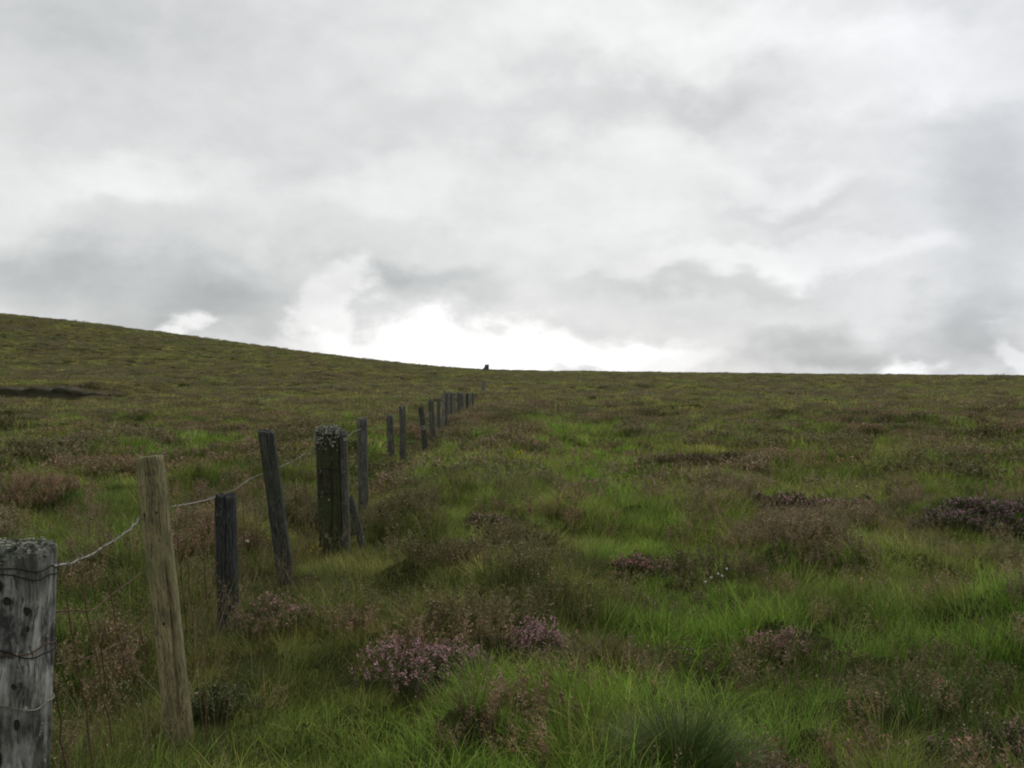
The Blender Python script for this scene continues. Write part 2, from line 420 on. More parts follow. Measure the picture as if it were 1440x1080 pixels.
def quads_at(Pn, size, elong, vv):
    """small leaf faces in random directions"""
    n = len(Pn)
    u = rs.normal(size=(n, 3)); u[:, 2] = np.abs(u[:, 2]) + .3; u /= np.linalg.norm(u, axis=1)[:, None]
    wv = np.cross(u, rs.normal(size=(n, 3))); wv /= np.linalg.norm(wv, axis=1)[:, None] + 1e-9
    s = size * rs.uniform(.6, 1.3, n)[:, None]
    a = u * s * elong; b_ = wv * s
    Vq = np.stack([Pn - b_ * .3, Pn + a * .5 - b_ * .5, Pn + a, Pn + a * .5 + b_ * .5], 1).reshape(-1, 3)
    return Vq, np.arange(n * 4).reshape(-1, 4), np.repeat(vv, 4), np.tile([0, .5, 1, .5], n)

def heather_clump(stems, rad, hmin, hmax, flower, leaf=.0075, twigs=4, per=12):
    """returns (leaf parts, flower parts)"""
    L, Fl = [], []
    for i in range(stems):
        a = rs.uniform(0, 6.283); r = rad * math.sqrt(rs.rand()); h = rs.uniform(hmin, hmax)
        b0 = np.array([r * math.cos(a), r * math.sin(a), -.02]); lean = rs.uniform(0, .5)
        d = np.array([math.cos(a) * math.sin(lean), math.sin(a) * math.sin(lean), math.cos(lean)])
        tips = []; vst = rs.rand()
        L.append(blades(b0[None], np.array([a]), np.array([lean]), np.array([.1]), np.array([h]), np.array([.004]), 3, np.array([.1])))
        for k in range(twigs):
            f = rs.uniform(.35, .95); p0 = b0 + d * h * f
            ta = rs.uniform(0, 6.283); tl = rs.uniform(.1, .7); ln = h * rs.uniform(.22, .42)
            td = np.array([math.cos(ta) * math.sin(tl), math.sin(ta) * math.sin(tl), math.cos(tl)])
            s = np.sort(rs.rand(per)); fl = rs.rand() < flower
            Pn = p0 + td * ln * s[:, None] + rs.normal(0, .004, (per, 3))
            if fl:
                top = s > .45
                if top.any(): Fl.append(quads_at(Pn[top], leaf * 1.15, 1.3, np.full(top.sum(), rs.rand() * .9)))
                if (~top).any(): L.append(quads_at(Pn[~top], leaf, 2.0, np.full((~top).sum(), vst * .85)))
            else:
                L.append(quads_at(Pn, leaf, 2.0, np.clip(vst * .6 + rs.rand(per) * .3, 0, .88)))
    return L, Fl

SRC = {}
def source(coll, parts_list, mats):
    c = SRC.get(coll) or bpy.data.collections.new(coll); SRC[coll] = c
    Vs, Fs, vs, ts, mi = [], [], [], [], []; off = 0
    for k, parts in enumerate(parts_list):
        if not parts: continue
        a, b_, c_, d_ = joinparts(parts)
        Vs.append(a); Fs.append(b_ + off); vs.append(c_); ts.append(d_); mi.append(np.full(len(b_), k)); off += len(a)
    me = mesh_from(coll, np.concatenate(Vs), np.concatenate(Fs), mats, np.concatenate(mi), True,
                   {'v': ('FLOAT', np.concatenate(vs)), 't': ('FLOAT', np.concatenate(ts))})
    c.objects.link(bpy.data.objects.new(coll, me))

for i in range(10):   # long soft moor grass, half lodged
    source('long_grass_tuft', [[grass_tuft(38, .10, .12, .34, .0038, .55, 1.05, 1.7)]], [M_grass])
for i in range(8):    # short turf
    source('short_grass_tuft', [[grass_tuft(38, .12, .07, .20, .0042, .4, .9, 1.2, 3)]], [M_grass])
for i in range(8):    # fountain shaped tussocks with long arching blades
    n = 150; a = rs.uniform(0, 6.28, n); r = .10 * np.sqrt(rs.rand(n))
    base = np.stack([r * np.cos(a), r * np.sin(a), np.full(n, -.02)], -1)
    pa = blades(base, a + rs.normal(0, .4, n), rs.uniform(.02, .55, n), rs.uniform(.5, 2.1, n), rs.uniform(.18, .38, n), .0034 * rs.uniform(.6, 1.4, n), 6)
    source('arching_tuft', [[pa]], [M_grass])
for i in range(7):    # mid distance tufts, coarser
    source('mid_grass_tuft', [[grass_tuft(60, .24, .14, .34, .0075, .5, .8, 1.5, 3)]], [M_grass])
for i in range(6):    # far clumps
    source('far_grass_tuft', [[grass_tuft(90, .5, .14, .36, .022, .4, .9, 1.3, 2)]], [M_grass])
for i in range(8):
    L, Fl = heather_clump(13, .11, .12, .24, .04 if i < 6 else .22)
    source('heather_sprigs', [L, Fl], [M_heath, M_flower])
for i in range(6):
    L, Fl = heather_clump(22, .32, .14, .30, .03 if i < 4 else .15, leaf=.02, twigs=4, per=6)
    source('far_heather_sprigs', [L, Fl], [M_heath, M_flower])
for i in range(6):    # bent flower stalks with small seed heads
    n = 5; a = rs.uniform(0, 6.28, n)
    base = np.stack([.05 * np.cos(a), .05 * np.sin(a), 0 * a], -1); ln = rs.uniform(.28, .5, n)
    lean = rs.uniform(.05, .5, n); curl = rs.uniform(.1, .7, n)
    st_ = blades(base, a, lean, curl, ln, np.full(n, .0022), 5)
    heads = []
    tipP = st_[0].reshape(n, 6, 2, 3).mean(2)
    for j in range(n):
        k = 12; s = rs.uniform(.6, 1, k); seg = np.clip((s * 5).astype(int), 0, 4); fr = s * 5 - seg
        Pn = tipP[j, seg] * (1 - fr[:, None]) + tipP[j, seg + 1] * fr[:, None] + rs.normal(0, .004, (k, 3))
        heads.append(quads_at(Pn, .005, 2.0, rs.rand(k) * .8))
    source('dry_stalks', [[st_] + heads], [M_dry])

def scatter(name, coll, pts, rotz, scl, tint, tilt=.12, **props):
    n = len(pts)
    rot = np.stack([rs.normal(0, tilt, n), rs.normal(0, tilt, n), rotz], -1)
    me = bpy.data.meshes.new(name)
    me.vertices.add(n); me.vertices.foreach_set('co', pts.astype(np.float32).ravel())
    for an, data in (('rot', rot), ('scl', scl), ('tint', tint)):
        at = me.attributes.new(an, 'FLOAT_VECTOR', 'POINT'); at.data.foreach_set('vector', np.asarray(data, np.float32).ravel())
    a = me.attributes.new('pick', 'INT', 'POINT'); a.data.foreach_set('value', rs.randint(0, len(SRC[coll].objects), n).astype(np.int32))
    o = link(name, me, **props)
    ng = bpy.data.node_groups.new(name + '_nodes', 'GeometryNodeTree')
    ng.interface.new_socket('Geometry', in_out='INPUT', socket_type='NodeSocketGeometry')
    ng.interface.new_socket('Geometry', in_out='OUTPUT', socket_type='NodeSocketGeometry')
    N = ng.nodes; Lk = ng.links
    gi = N.new('NodeGroupInput'); go = N.new('NodeGroupOutput')
    m2p = N.new('GeometryNodeMeshToPoints'); iop = N.new('GeometryNodeInstanceOnPoints')
    ci = N.new('GeometryNodeCollectionInfo'); ci.inputs['Collection'].default_value = SRC[coll]
    ci.inputs['Separate Children'].default_value = True; ci.inputs['Reset Children'].default_value = True
    def na(an, dt):
        q = N.new('GeometryNodeInputNamedAttribute'); q.data_type = dt; q.inputs['Name'].default_value = an; return q.outputs['Attribute']
    Lk.new(gi.outputs[0], m2p.inputs['Mesh']); Lk.new(m2p.outputs[0], iop.inputs['Points'])
    Lk.new(ci.outputs[0], iop.inputs['Instance']); iop.inputs['Pick Instance'].default_value = True
    Lk.new(na('pick', 'INT'), iop.inputs['Instance Index'])
    er = N.new('FunctionNodeEulerToRotation'); Lk.new(na('rot', 'FLOAT_VECTOR'), er.inputs[0])
    Lk.new(er.outputs[0], iop.inputs['Rotation']); Lk.new(na('scl', 'FLOAT_VECTOR'), iop.inputs['Scale'])
    Lk.new(iop.outputs[0], go.inputs[0])
    md = o.modifiers.new('scatter', 'NODES'); md.node_group = ng
    return o

def fan(y0, y1, dens, margin=2.5):
    area_n = int(dens * ((0.56 * (y1 ** 2 - y0 ** 2)) + 2 * margin * (y1 - y0)))
    n = int(area_n * 1.0)
    xm = .56 * y1 + margin
    yy = rs.uniform(y0, y1, n * 3); xx = rs.uniform(-xm, xm, n * 3)
    k = np.abs(xx) < .56 * yy + margin
    tot = (2 * xm) * (y1 - y0); need = int(dens * tot * k.mean())
    xx, yy = xx[k][:need], yy[k][:need]
    return xx, yy

LUSH = np.array((.125, .225, .048)); OLIVE = np.array((.165, .205, .070)); STRAW = np.array((.30, .28, .14))
DEEP = np.array((.058, .110, .028)); RUST = np.array((.18, .115, .05)); BROWN = np.array((.170, .160, .085))
HEA = np.array((.098, .096, .040)); HEB = np.array((.160, .119, .072)); HEG = np.array((.150, .145, .08))

def grass_tint(x, y):
    a = fbm(x / 2.4, y / 2.4, 91, 3)[:, None]; b_ = fbm(x / 1.0, y / 1.0, 92, 3)[:, None]; c_ = fbm(x / 9, y / 9, 93, 3)[:, None]
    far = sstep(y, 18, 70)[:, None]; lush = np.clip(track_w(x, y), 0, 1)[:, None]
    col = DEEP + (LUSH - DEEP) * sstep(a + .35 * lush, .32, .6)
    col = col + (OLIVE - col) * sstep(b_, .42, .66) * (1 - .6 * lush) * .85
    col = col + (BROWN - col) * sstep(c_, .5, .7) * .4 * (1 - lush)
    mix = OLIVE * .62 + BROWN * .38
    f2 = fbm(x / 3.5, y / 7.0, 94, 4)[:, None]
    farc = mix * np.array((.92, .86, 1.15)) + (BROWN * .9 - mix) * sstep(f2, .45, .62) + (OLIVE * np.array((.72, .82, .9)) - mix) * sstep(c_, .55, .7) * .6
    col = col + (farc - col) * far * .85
    # russet grass along the fence
    fx = np.exp(-((x + 1.75) / .45) ** 2)[:, None] * sstep(y, 3.5, 5.5)[:, None] * (1 - sstep(y, 11, 15))[:, None]
    col = col + (RUST * .9 - col) * fx * sstep(b_, .47, .64) * .3
    pale = rs.rand(len(x))[:, None] < .05
    col = np.where(pale, STRAW * .85, col)
    loc = .45 + .62 * vnoise(x / .33, y / .33, 98) + .5 * vnoise(x / .8, y / .7, 99)       # tuft tone varies in small patches, evening out with distance
    loc = 1 + (loc - 1) * (1 - sstep(y, 25, 60))
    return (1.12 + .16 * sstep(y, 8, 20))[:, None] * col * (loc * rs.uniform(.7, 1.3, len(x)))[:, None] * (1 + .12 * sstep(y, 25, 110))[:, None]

def lie(x, y): return (fbm(x / 1.6, y / 1.6, 61, 2) * 4 - 2) * 3.0 - .6

def near_bush(x, y, k=.72):
    m = np.zeros(len(x), bool)
    for (bx, by, br) in BX: m |= ((x - bx) ** 2 + (y - by) ** 2) < (br * k) ** 2
    return m

def three(a): return np.stack(a, -1)
gpts, hpts = {}, {}
# near: 1.6 - 15 m
x, y = fan(1.6, 15, 240, 2.0)
H = heath(x, y) + rs.normal(0, .02, len(x)); pocket = vnoise(x / .36, y / .3, 67) * .7 + vnoise(x / 1.1, y / .9, 68) * .3
drop = (pocket > .70) & (rs.rand(len(x)) < .8); x, y, H = x[~drop], y[~drop], H[~drop]
isg = ((H < .60 + .05 * (1 - sstep(y, 5, 10))) | (rs.rand(len(x)) < .6)) & ~near_bush(x, y)
xg, yg = x[isg], y[isg]
long_ = rs.rand(len(xg)) < np.clip(.62 - .25 * track_w(xg, yg), 0, 1)
hollow = sstep(fbm(xg / .7, yg / .7, 71, 2), .35, .6)
for nm, k in (('long_grass_tuft', long_), ('short_grass_tuft', ~long_)):
    a, b_ = xg[k], yg[k]; s = rs.uniform(.65, 1.15, len(a)) * (.65 + .45 * hollow[k]) * (1 - .35 * sstep(vnoise(a / .42, b_ / .42, 67), .66, .82)) * (1 - .45 * fence_w(a, b_) * sstep(b_, 3.5, 5))
    gpts[nm] = (three([a, b_, ground(a, b_)]), lie(a, b_) + rs.normal(0, .5, len(a)), three([s, s, s * rs.uniform(.75, 1.05, len(a))]), grass_tint(a, b_))
ish = ~isg & ~near_bush(x, y)
hx, hy = x[ish], y[ish]; k = rs.rand(len(hx)) < .75; hx, hy = hx[k], hy[k]
def heath_tint(x, y):
    a = fbm(x / 1.8, y / 1.8, 83, 3)[:, None]; c_ = fbm(x / 4.0, y / 5.0, 84, 2)[:, None]
    col = HEA + (HEB - HEA) * sstep(a, .42, .62); col = col + (HEG - col) * sstep(c_, .5, .7) * .6
    far = sstep(y, 25, 110)[:, None]
    col = col + (np.array((.120, .125, .066)) - col) * far * .65
    return col * rs.uniform(.7, 1.3, len(x))[:, None] * (1.25 + .15 * far)
xe, ye = fan(3, 15, 16, 1.5); k = (fence_w(xe, ye) < .5) & (fbm(xe / .5, ye / .5, 33, 2) > .5); hx = np.concatenate([hx, xe[k]]); hy = np.concatenate([hy, ye[k]])   # odd sprigs through the grass
s = rs.uniform(.7, 1.25, len(hx))

near_h = (three([hx, hy, ground(hx, hy)]), rs.uniform(0, 6.28, len(hx)), three([s, s, s]), heath_tint(hx, hy))
# mid: 13 - 48 m
x, y = fan(14, 50, 32, 3); H = heath(x, y) + rs.normal(0, .025, len(x)); isg = (H < .60) | (rs.rand(len(x)) < .5)
a, b_ = x[isg], y[isg]; s = rs.uniform(.7, 1.2, len(a)) * (1 - .4 * fence_w(a, b_))
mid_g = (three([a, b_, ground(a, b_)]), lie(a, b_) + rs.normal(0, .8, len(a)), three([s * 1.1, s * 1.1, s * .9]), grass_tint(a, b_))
xe, ye = fan(14, 50, 3.5, 3); a, b_ = np.concatenate([x[~isg], xe]), np.concatenate([y[~isg], ye]); s = rs.uniform(.5, 1.15, len(a))
mid_h = (three([a, b_, ground(a, b_)]), rs.uniform(0, 6.28, len(a)), three([s, s, s * .85]), heath_tint(a, b_))
# far: 46 - 200 m
x, y = fan(47, 200, 4.0, 6); H = heath(x, y) + rs.normal(0, .03, len(x)); isg = (H < .61) | (rs.rand(len(x)) < .4)
bare = (x < -31) & (y > 73.5) & (y < 76.6) & (vnoise(x / 1.6, y / 1.2, 15) > .3); x, y, isg = x[~bare], y[~bare], isg[~bare]
a, b_ = x[isg], y[isg]; s = rs.uniform(.8, 1.3, len(a))
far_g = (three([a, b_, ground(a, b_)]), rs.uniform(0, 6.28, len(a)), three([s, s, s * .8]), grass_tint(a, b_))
a, b_ = x[~isg], y[~isg]; s = rs.uniform(1.0, 1.7, len(a))
za = ground(a, b_)
nb = 520; xb_ = rs.uniform(-58, -30, nb); ybk = np.interp(xb_, PB[0], PB[1]); bb = np.interp(xb_, PB[0], PB[2])
tb = rs.rand(nb) < .6; fb_ = np.clip((-30.5 - xb_) / 3.5, 0, 1)
yb2 = np.where(tb, ybk + rs.uniform(-.15, 2.6, nb), ybk - rs.uniform(.3, .9, nb)); zb2 = np.where(tb, bb + .54 * (.3 + .7 * fb_) * 1.7, bb - .1)
a = np.concatenate([a, xb_]); b_ = np.concatenate([b_, yb2]); za = np.concatenate([za, zb2]); s = np.concatenate([s, np.where(tb, rs.uniform(.5, 1.1, nb), rs.uniform(.4, .8, nb))])
far_h = (three([a, b_, za]), rs.uniform(0, 6.28, len(a)), three([s, s, s * .62]), heath_tint(a, b_))

LG = 'stuff'
scatter('grass', 'long_grass_tuft', *gpts['long_grass_tuft'], kind=LG, label='long soft green moor grass lying over between the heather', category='grass')
x, y = fan(2.5, 45, 2.2, 1.5); k = ~near_bush(x, y, 1.5) & (fence_w(x, y) < .35); x, y = x[k], y[k]
k = fbm(x / 1.3, y / 1.3, 66, 2) > .44; x, y = x[k], y[k]; s_ = rs.uniform(.6, 1.1, len(x))
scatter('tussock_grass', 'arching_tuft', three([x, y, ground(x, y) + .02]), rs.uniform(0, 6.28, len(x)), three([s_ * 1.05, s_ * 1.05, s_ * .8]), grass_tint(x, y) * 1.05,
        kind=LG, label='arching clumps of longer green grass rising from the turf', category='grass')
scatter('turf_grass', 'short_grass_tuft', *gpts['short_grass_tuft'], kind=LG, label='short green turf grass under the longer grass', category='grass')
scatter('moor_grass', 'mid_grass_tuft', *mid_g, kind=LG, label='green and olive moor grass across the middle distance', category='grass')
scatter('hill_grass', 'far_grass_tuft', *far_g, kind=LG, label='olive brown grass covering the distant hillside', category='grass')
scatter('heather', 'heather_sprigs', *near_h, kind=LG, label='low brown green heather among the foreground grass', category='heather')
scatter('moor_heather', 'far_heather_sprigs', *mid_h, kind=LG, label='brown heather patches across the middle of the moor', category='heather')
scatter('hill_heather', 'far_heather_sprigs', *far_h, kind=LG, label='dark brown heather patches on the distant hillside', category='heather')

# dry stalks: a few everywhere, many beside the fence
x, y = fan(2.2, 16, 5, 1); x2 = rs.uniform(-2.6, -.9, 240); y2 = rs.uniform(2.6, 10.5, 240)
x2 = -1.05 - .09 * y2 + rs.normal(-.25, .28, 240)
x = np.concatenate([x, x2]); y = np.concatenate([y, y2]); n = len(x)
s = rs.uniform(.6, 1.15, n)
col = np.where((rs.rand(n) < .35)[:, None], np.array((.20, .17, .09)), np.where((np.arange(n) >= n - 240)[:, None], np.array((.16, .11, .05)), np.array((.12, .12, .05))))
scatter('dry_grass', 'dry_stalks', three([x, y, ground(x, y)]), rs.uniform(0, 6.28, n), three([s, s, s]), col * rs.uniform(.7, 1.2, n)[:, None],
        kind=LG, label='thin dry straw and russet grass stalks beside the fence', category='dry grass')

# ------------------------------------------------------------------ single heather bushes
for (label, px, py, d, hw, hh, flw, tint, asp) in BUSHES:
    p = place(px, py, d); cx, cy = p[0], p[1]; gz = float(ground(cx, cy)) + .02
    ml, mf = heather_mats(tint)
    L, Fl = [], []
    ncl = int(34 * (hw / .3) ** 1.4 + 8)
    for i in range(ncl):
        a = rs.uniform(0, 6.283); r = math.sqrt(rs.rand()); bx, by = hw * r * math.cos(a) * asp, hw * r * math.sin(a) * .8
        lump = .75 + .5 * float(vnoise(bx * 6, by * 6, int(px)))
        top = hh * math.sqrt(max(0, 1 - (r * .9) ** 2)) * lump
        l, f = heather_clump(6, .07, .09, .15, flw * (1 if r < .85 else .5), leaf=.007 if d < 8 else .011, twigs=4, per=9)
        off = np.array([bx, by, max(-.02, top - .12) + float(ground(cx + bx, cy + by)) - gz])
        L += [(q[0] + off, *q[1:]) for q in l]; Fl += [(q[0] + off, *q[1:]) for q in f]
    # woody inner stems so the dome is dense and dark from within
    k = int(220 * (hw / .3) ** 1.5); a = rs.uniform(0, 6.28, k); r = np.sqrt(rs.rand(k)) * .85
    base = np.stack([hw * r * np.cos(a) * asp, hw * r * np.sin(a) * .8, np.full(k, -.04)], -1)
    L.append(blades(base, a, rs.uniform(0, .5, k), rs.uniform(0, .4, k), hh * rs.uniform(.5, .95, k) * np.sqrt(1 - (r * .9) ** 2), np.full(k, .006), 3, rs.rand(k) * .3))
    root = bpy.data.objects.new('heather_bush', None); COL.objects.link(root)
    root.location = (cx, cy, gz); root.empty_display_size = .1
    root['label'] = label; root['category'] = 'heather bush'; root['group'] = 'separate heather bushes in the grass'
    for nm, parts, m in (('foliage', L, ml), ('flowers', Fl, mf)):
        if not parts: continue
        a_, b_, c_, d_ = joinparts(parts)
        q = link(nm, mesh_from(nm, a_, b_, [m], None, True, {'v': ('FLOAT', c_), 't': ('FLOAT', d_)}), root)
        if nm == 'flowers': q['kind'] = 'stuff'

# the round brown tussock
def tussock(label, px, py, d, hw, hh, n, mat, name='grass_tussock'):
    p = place(px, py, d); cx, cy = p[0], p[1]; gz = float(ground(cx, cy))
    a = rs.uniform(0, 6.28, n); r = np.sqrt(rs.rand(n))
    base = np.stack([hw * .7 * r * np.cos(a), hw * .7 * r * np.sin(a), hh * .45 * (1 - r ** 2) - .03], -1)
    parts = [blades(base, a + rs.normal(0, .35, n), .15 + r * .6 + rs.normal(0, .1, n), rs.uniform(.6, 1.7, n), hh * rs.uniform(.55, 1.1, n), rs.uniform(.002, .004, n), 5)]
    a_, b_, c_, d_ = joinparts(parts)
    o = link(name, mesh_from(name, a_, b_, [mat], None, True, {'v': ('FLOAT', c_), 't': ('FLOAT', d_)}))
    o.location = (cx, cy, gz); o['label'] = label; o['category'] = 'tussock'; o['group'] = 'rounded grass tussocks'
    return o
tussock('round brown green tussock of fine grass, wider than the pink bush beside it', 850, 935, 5.35, .30, .26, 2600, M_tuss)
M_t2 = plant_mat('green_tussock', (.050, .085, .018), (.6, 1.5), (1.3, 1.1, .8), .3, instanced=False)
tussock('bright green fountain of long grass at the bottom edge of the foreground', 960, 1120, 3.85, .26, .34, 1500, M_t2)
tussock('pale green swept tussock beside the broad dark heather bush at the right edge', 1285, 760, 10.0, .42, .3, 1700,
        plant_mat('pale_tussock', (.125, .135, .045), (.6, 1.4), (1.2, 1.1, .8), .3, instanced=False))

# ------------------------------------------------------------------ posts
def post_mesh(name, L, rx, ry, square=.0, taper=.0, cracks=(), rough=.004, top_tilt=0.0, ragged=0.0, mat=None, seed=0, bow=0.0, sides=120, rings=70):
    """a post from z=0 (buried end) to z=L. square 0 round .. 1 square section"""
    an = np.linspace(0, 2 * np.pi, sides, endpoint=False)
    zz_ = np.linspace(0, L, rings)
    p = 2 + square * 6
    sup = 1 / (np.abs(np.cos(an)) ** p + np.abs(np.sin(an)) ** p) ** (1 / p)
    Vv = []
    for j, z in enumerate(zz_):
        f = z / L
        r = sup * (1 - taper * f)
        r = r + (vnoise(an * 0 + np.cos(an) * 3 + 9, np.sin(an) * 3 + z * 2.2, seed) - .5) * rough * 26 * .35 / 1
        r = r + (vnoise(np.cos(an) * 14 + 5, np.sin(an) * 14 + z * 3, seed + 3) - .5) * rough * 9
        for (ca_, wd, dep, z0, z1) in cracks:
            wd = wd * 1.7; dd = (an - ca_ - .12 * math.sin(z * 5 + ca_ * 3) + np.pi) % (2 * np.pi) - np.pi
            m = sstep(f, z0, z0 + .08) * (1 - sstep(f, z1 - .08, z1 + .001)) if z1 < 1 else sstep(f, z0, z0 + .08)
            r = r - dep * np.exp(-(dd / wd) ** 2) * m
        xx = rx * r * np.cos(an) + bow * math.sin(f * math.pi); yy_ = ry * r * np.sin(an)
        zr = np.full(sides, z)
        if j >= rings - 3:
            kk = (j - rings + 4) / 3
            zr = z + kk * (top_tilt * xx * (1 if kk > .6 else kk) + ragged * (vnoise(np.cos(an) * 5, np.sin(an) * 5, seed + 8) - .5))
        if j == rings - 1: xx, yy_ = xx * .985, yy_ * .985
        Vv.append(np.stack([xx, yy_, zr], -1))
    # cap: rings shrinking to the middle
    last = Vv[-1]
    for q, sh in enumerate((.7, .4, .12)):
        c = last * np.array([sh, sh, 1])
        c[:, 2] = last[:, 2].mean() * (1 - sh) + last[:, 2] * sh + .004 + rs.uniform(-.003, .003, sides)
        Vv.append(c)
    nr = len(Vv); Vv = np.concatenate(Vv)
    ii = np.arange(nr * sides).reshape(nr, sides); jj = np.roll(ii, -1, 1)
    Fv = np.stack([ii[:-1], jj[:-1], jj[1:], ii[1:]], -1).reshape(-1, 4)
    # close the middle of the cap with quads to one vertex pair
    cidx = len(Vv); Vv = np.vstack([Vv, Vv[-sides:].mean(0)[None]])
    lastr = ii[-1]
    extra = np.array([[lastr[i], lastr[i + 1], lastr[(i + 2) % sides], cidx] for i in range(0, sides, 2)])
    me = mesh_from(name, Vv, np.vstack([Fv, extra]), [mat])
    k = (rings - 1) * sides
    fl = np.ones(len(me.polygons), bool); fl[k:] = False; me.polygons.foreach_set('use_smooth', fl); me.update()
    return me

def orient(o, base, top, spin=0.0):
    from mathutils import Vector, Quaternion
    dv = Vector(tuple(top - base)).normalized()
    q = Vector((0, 0, 1)).rotation_difference(dv) @ Quaternion((0, 0, 1), spin)
    o.rotation_mode = 'QUATERNION'; o.rotation_quaternion = q; o.location = tuple(base)

POSTS = []
def make_post(label, top_px, base_px, d, rad, mat, bury=.35, dtop=0.0, name='fence_post', spin=0.0, **kw):
    T = place(*top_px, d + dtop); B = place(*base_px, d)
    dv = (T - B) / np.linalg.norm(T - B); B2 = B - dv * bury
    L = float(np.linalg.norm(T - B2)); rx, ry = rad if isinstance(rad, tuple) else (rad, rad)
    o = link(name, post_mesh(name, L, rx, ry, mat=mat, **kw))
    orient(o, B2, T, spin)
    o['label'] = label; o['category'] = 'fence post'; o['group'] = 'wooden posts of the old fence'
    POSTS.append((o, B2, T, L)); return o

def child_at(o, name, me, **kw):
    c = link(name, me, o, **kw); return c

def lump_mesh(name, pts, size, mat, seed=0, even=False):
    """many small crusty blobs joined (lichen)"""
    Vs, Fs = [], []; off = 0
    ico_v = []; 
    th = np.linspace(0, np.pi, 5)[1:-1]; ph = np.linspace(0, 2 * np.pi, 7)[:-1]
    ico_v = [(0, 0, 1)] + [(math.sin(a) * math.cos(b), math.sin(a) * math.sin(b), math.cos(a)) for a in th for b in ph] + [(0, 0, -1)]
    ico_v = np.array(ico_v); q = []
    for i in range(2):
        for j in range(6): q.append((1 + i * 6 + j, 1 + i * 6 + (j + 1) % 6, 7 + i * 6 + (j + 1) % 6, 7 + i * 6 + j))
    for j in range(0, 6, 2):
        q.append((0, 1 + j, 1 + (j + 1) % 6, 1 + (j + 2) % 6)); q.append((19, 13 + (j + 2) % 6, 13 + (j + 1) % 6, 13 + j))
    q = np.array(q)
    for p in pts:
        s = size * (.35 + 1.6 * rs.rand() ** 3 if not even else .8) * (rs.uniform(.6, 1.3, 3) if not even else rs.uniform(.85, 1.15, 3))
        Vs.append(ico_v * s * rs.uniform(.8, 1.2, (len(ico_v), 1)) + p); Fs.append(q + off); off += len(ico_v)
    return mesh_from(name, np.concatenate(Vs), np.concatenate(Fs), [mat])

def tube(name, pts, r, mat, sides=6, parent=None, twist=0.0):
    pts = np.asarray(pts, float); n = len(pts)
    tg = np.gradient(pts, axis=0); tg /= np.linalg.norm(tg, axis=1)[:, None]
    up = np.array([0.13, 0.07, 1.0]); a = np.cross(tg, up); a /= np.linalg.norm(a, axis=1)[:, None]; b_ = np.cross(tg, a)
    an = np.linspace(0, 2 * np.pi, sides, endpoint=False)
    Vv = pts[:, None] + r * (np.cos(an)[None, :, None] * a[:, None] + np.sin(an)[None, :, None] * b_[:, None])
    ii = np.arange(n * sides).reshape(n, sides); jj = np.roll(ii, -1, 1)
    Fv = np.stack([ii[:-1], jj[:-1], jj[1:], ii[1:]], -1).reshape(-1, 4)
    return Vv.reshape(-1, 3), Fv

def join_tubes(name, tubes, mat, parent=None):
    Vs, Fs = [], []; off = 0
    for (a, b_) in tubes: Vs.append(a); Fs.append(b_ + off); off += len(a)
    return link(name, mesh_from(name, np.concatenate(Vs), np.concatenate(Fs), [mat]), parent)

FRONT = -math.pi / 2      # angle of the side that faces the viewer
# 1 nearest grey post
p1 = make_post('thick grey weathered post with a lichen topped end, nearest and cut by the left edge', (29, 770), (15, 1150), 2.3, .067, W_grey,
               square=.55, taper=.02, rough=.006, ragged=.02, seed=4, dtop=0, bury=.5,
               cracks=((FRONT - .55, .05, .16, 0, 1), (FRONT + .1, .04, .10, 0, .8), (FRONT + .6, .05, .12, .2, 1), (FRONT + .3, .03, .08, .4, 1), (.1, .05, .12, 0, 1)))
L1 = POSTS[-1][3]
pts = [(r * .068 * math.cos(a), r * .068 * math.sin(a), L1 + rs.uniform(-.006, .012) - (0.02 * rs.rand() if r > .9 else 0)) for a, r in zip(rs.uniform(0, 6.28, 850), np.sqrt(rs.uniform(.1, 1.12, 850)))]
child_at(p1, 'lichen_cap', lump_mesh('lichen_cap', pts, .0042, M_lichen))
for (dx, dz, s) in ((-.012, .075, .012), (.008, .108, .011), (.052, .13, .008), (-.006, .385, .012), (.040, .385, .009), (.0, .465, .011), (.055, .17, .006), (-.045, .20, .008), (.03, .30, .007)):
    k = child_at(p1, 'knot', lump_mesh('knot', [np.array((0, 0, 0.))], s * 1.25, M_knot, even=True)); k.location = (dx, -.068 * (max(0, 1 - (abs(dx) / .068) ** 5.3)) ** (1 / 5.3) - .003, L1 - dz)
    k.scale = (rs.uniform(.6, 1.1), .3, rs.uniform(.8, 1.7))
# wires bound round the post
def ringpts(z0, tilt, r, n=40, off=0): 
    a = np.linspace(0, 2 * np.pi, n); s = 1 / (np.abs(np.cos(a)) ** 4.6 + np.abs(np.sin(a)) ** 4.6) ** (1 / 4.6)
    return np.stack([r * s * np.cos(a), r * s * np.sin(a), L1 - z0 + tilt * np.cos(a) + .003 * np.sin(a * 5 + off)], -1)
for z0, tl, mt in ((.036, -.006, M_dwire), (.050, -.012, M_dwire), (.222, -.018, M_dwire), (.235, .016, M_rust), (.345, -.012, M_wire)):
    a_, b_ = tube('', ringpts(z0, tl, .0715, off=z0 * 40), .0016, mt)
    link('binding_wire', mesh_from('binding_wire', a_, b_, [mt]), p1)

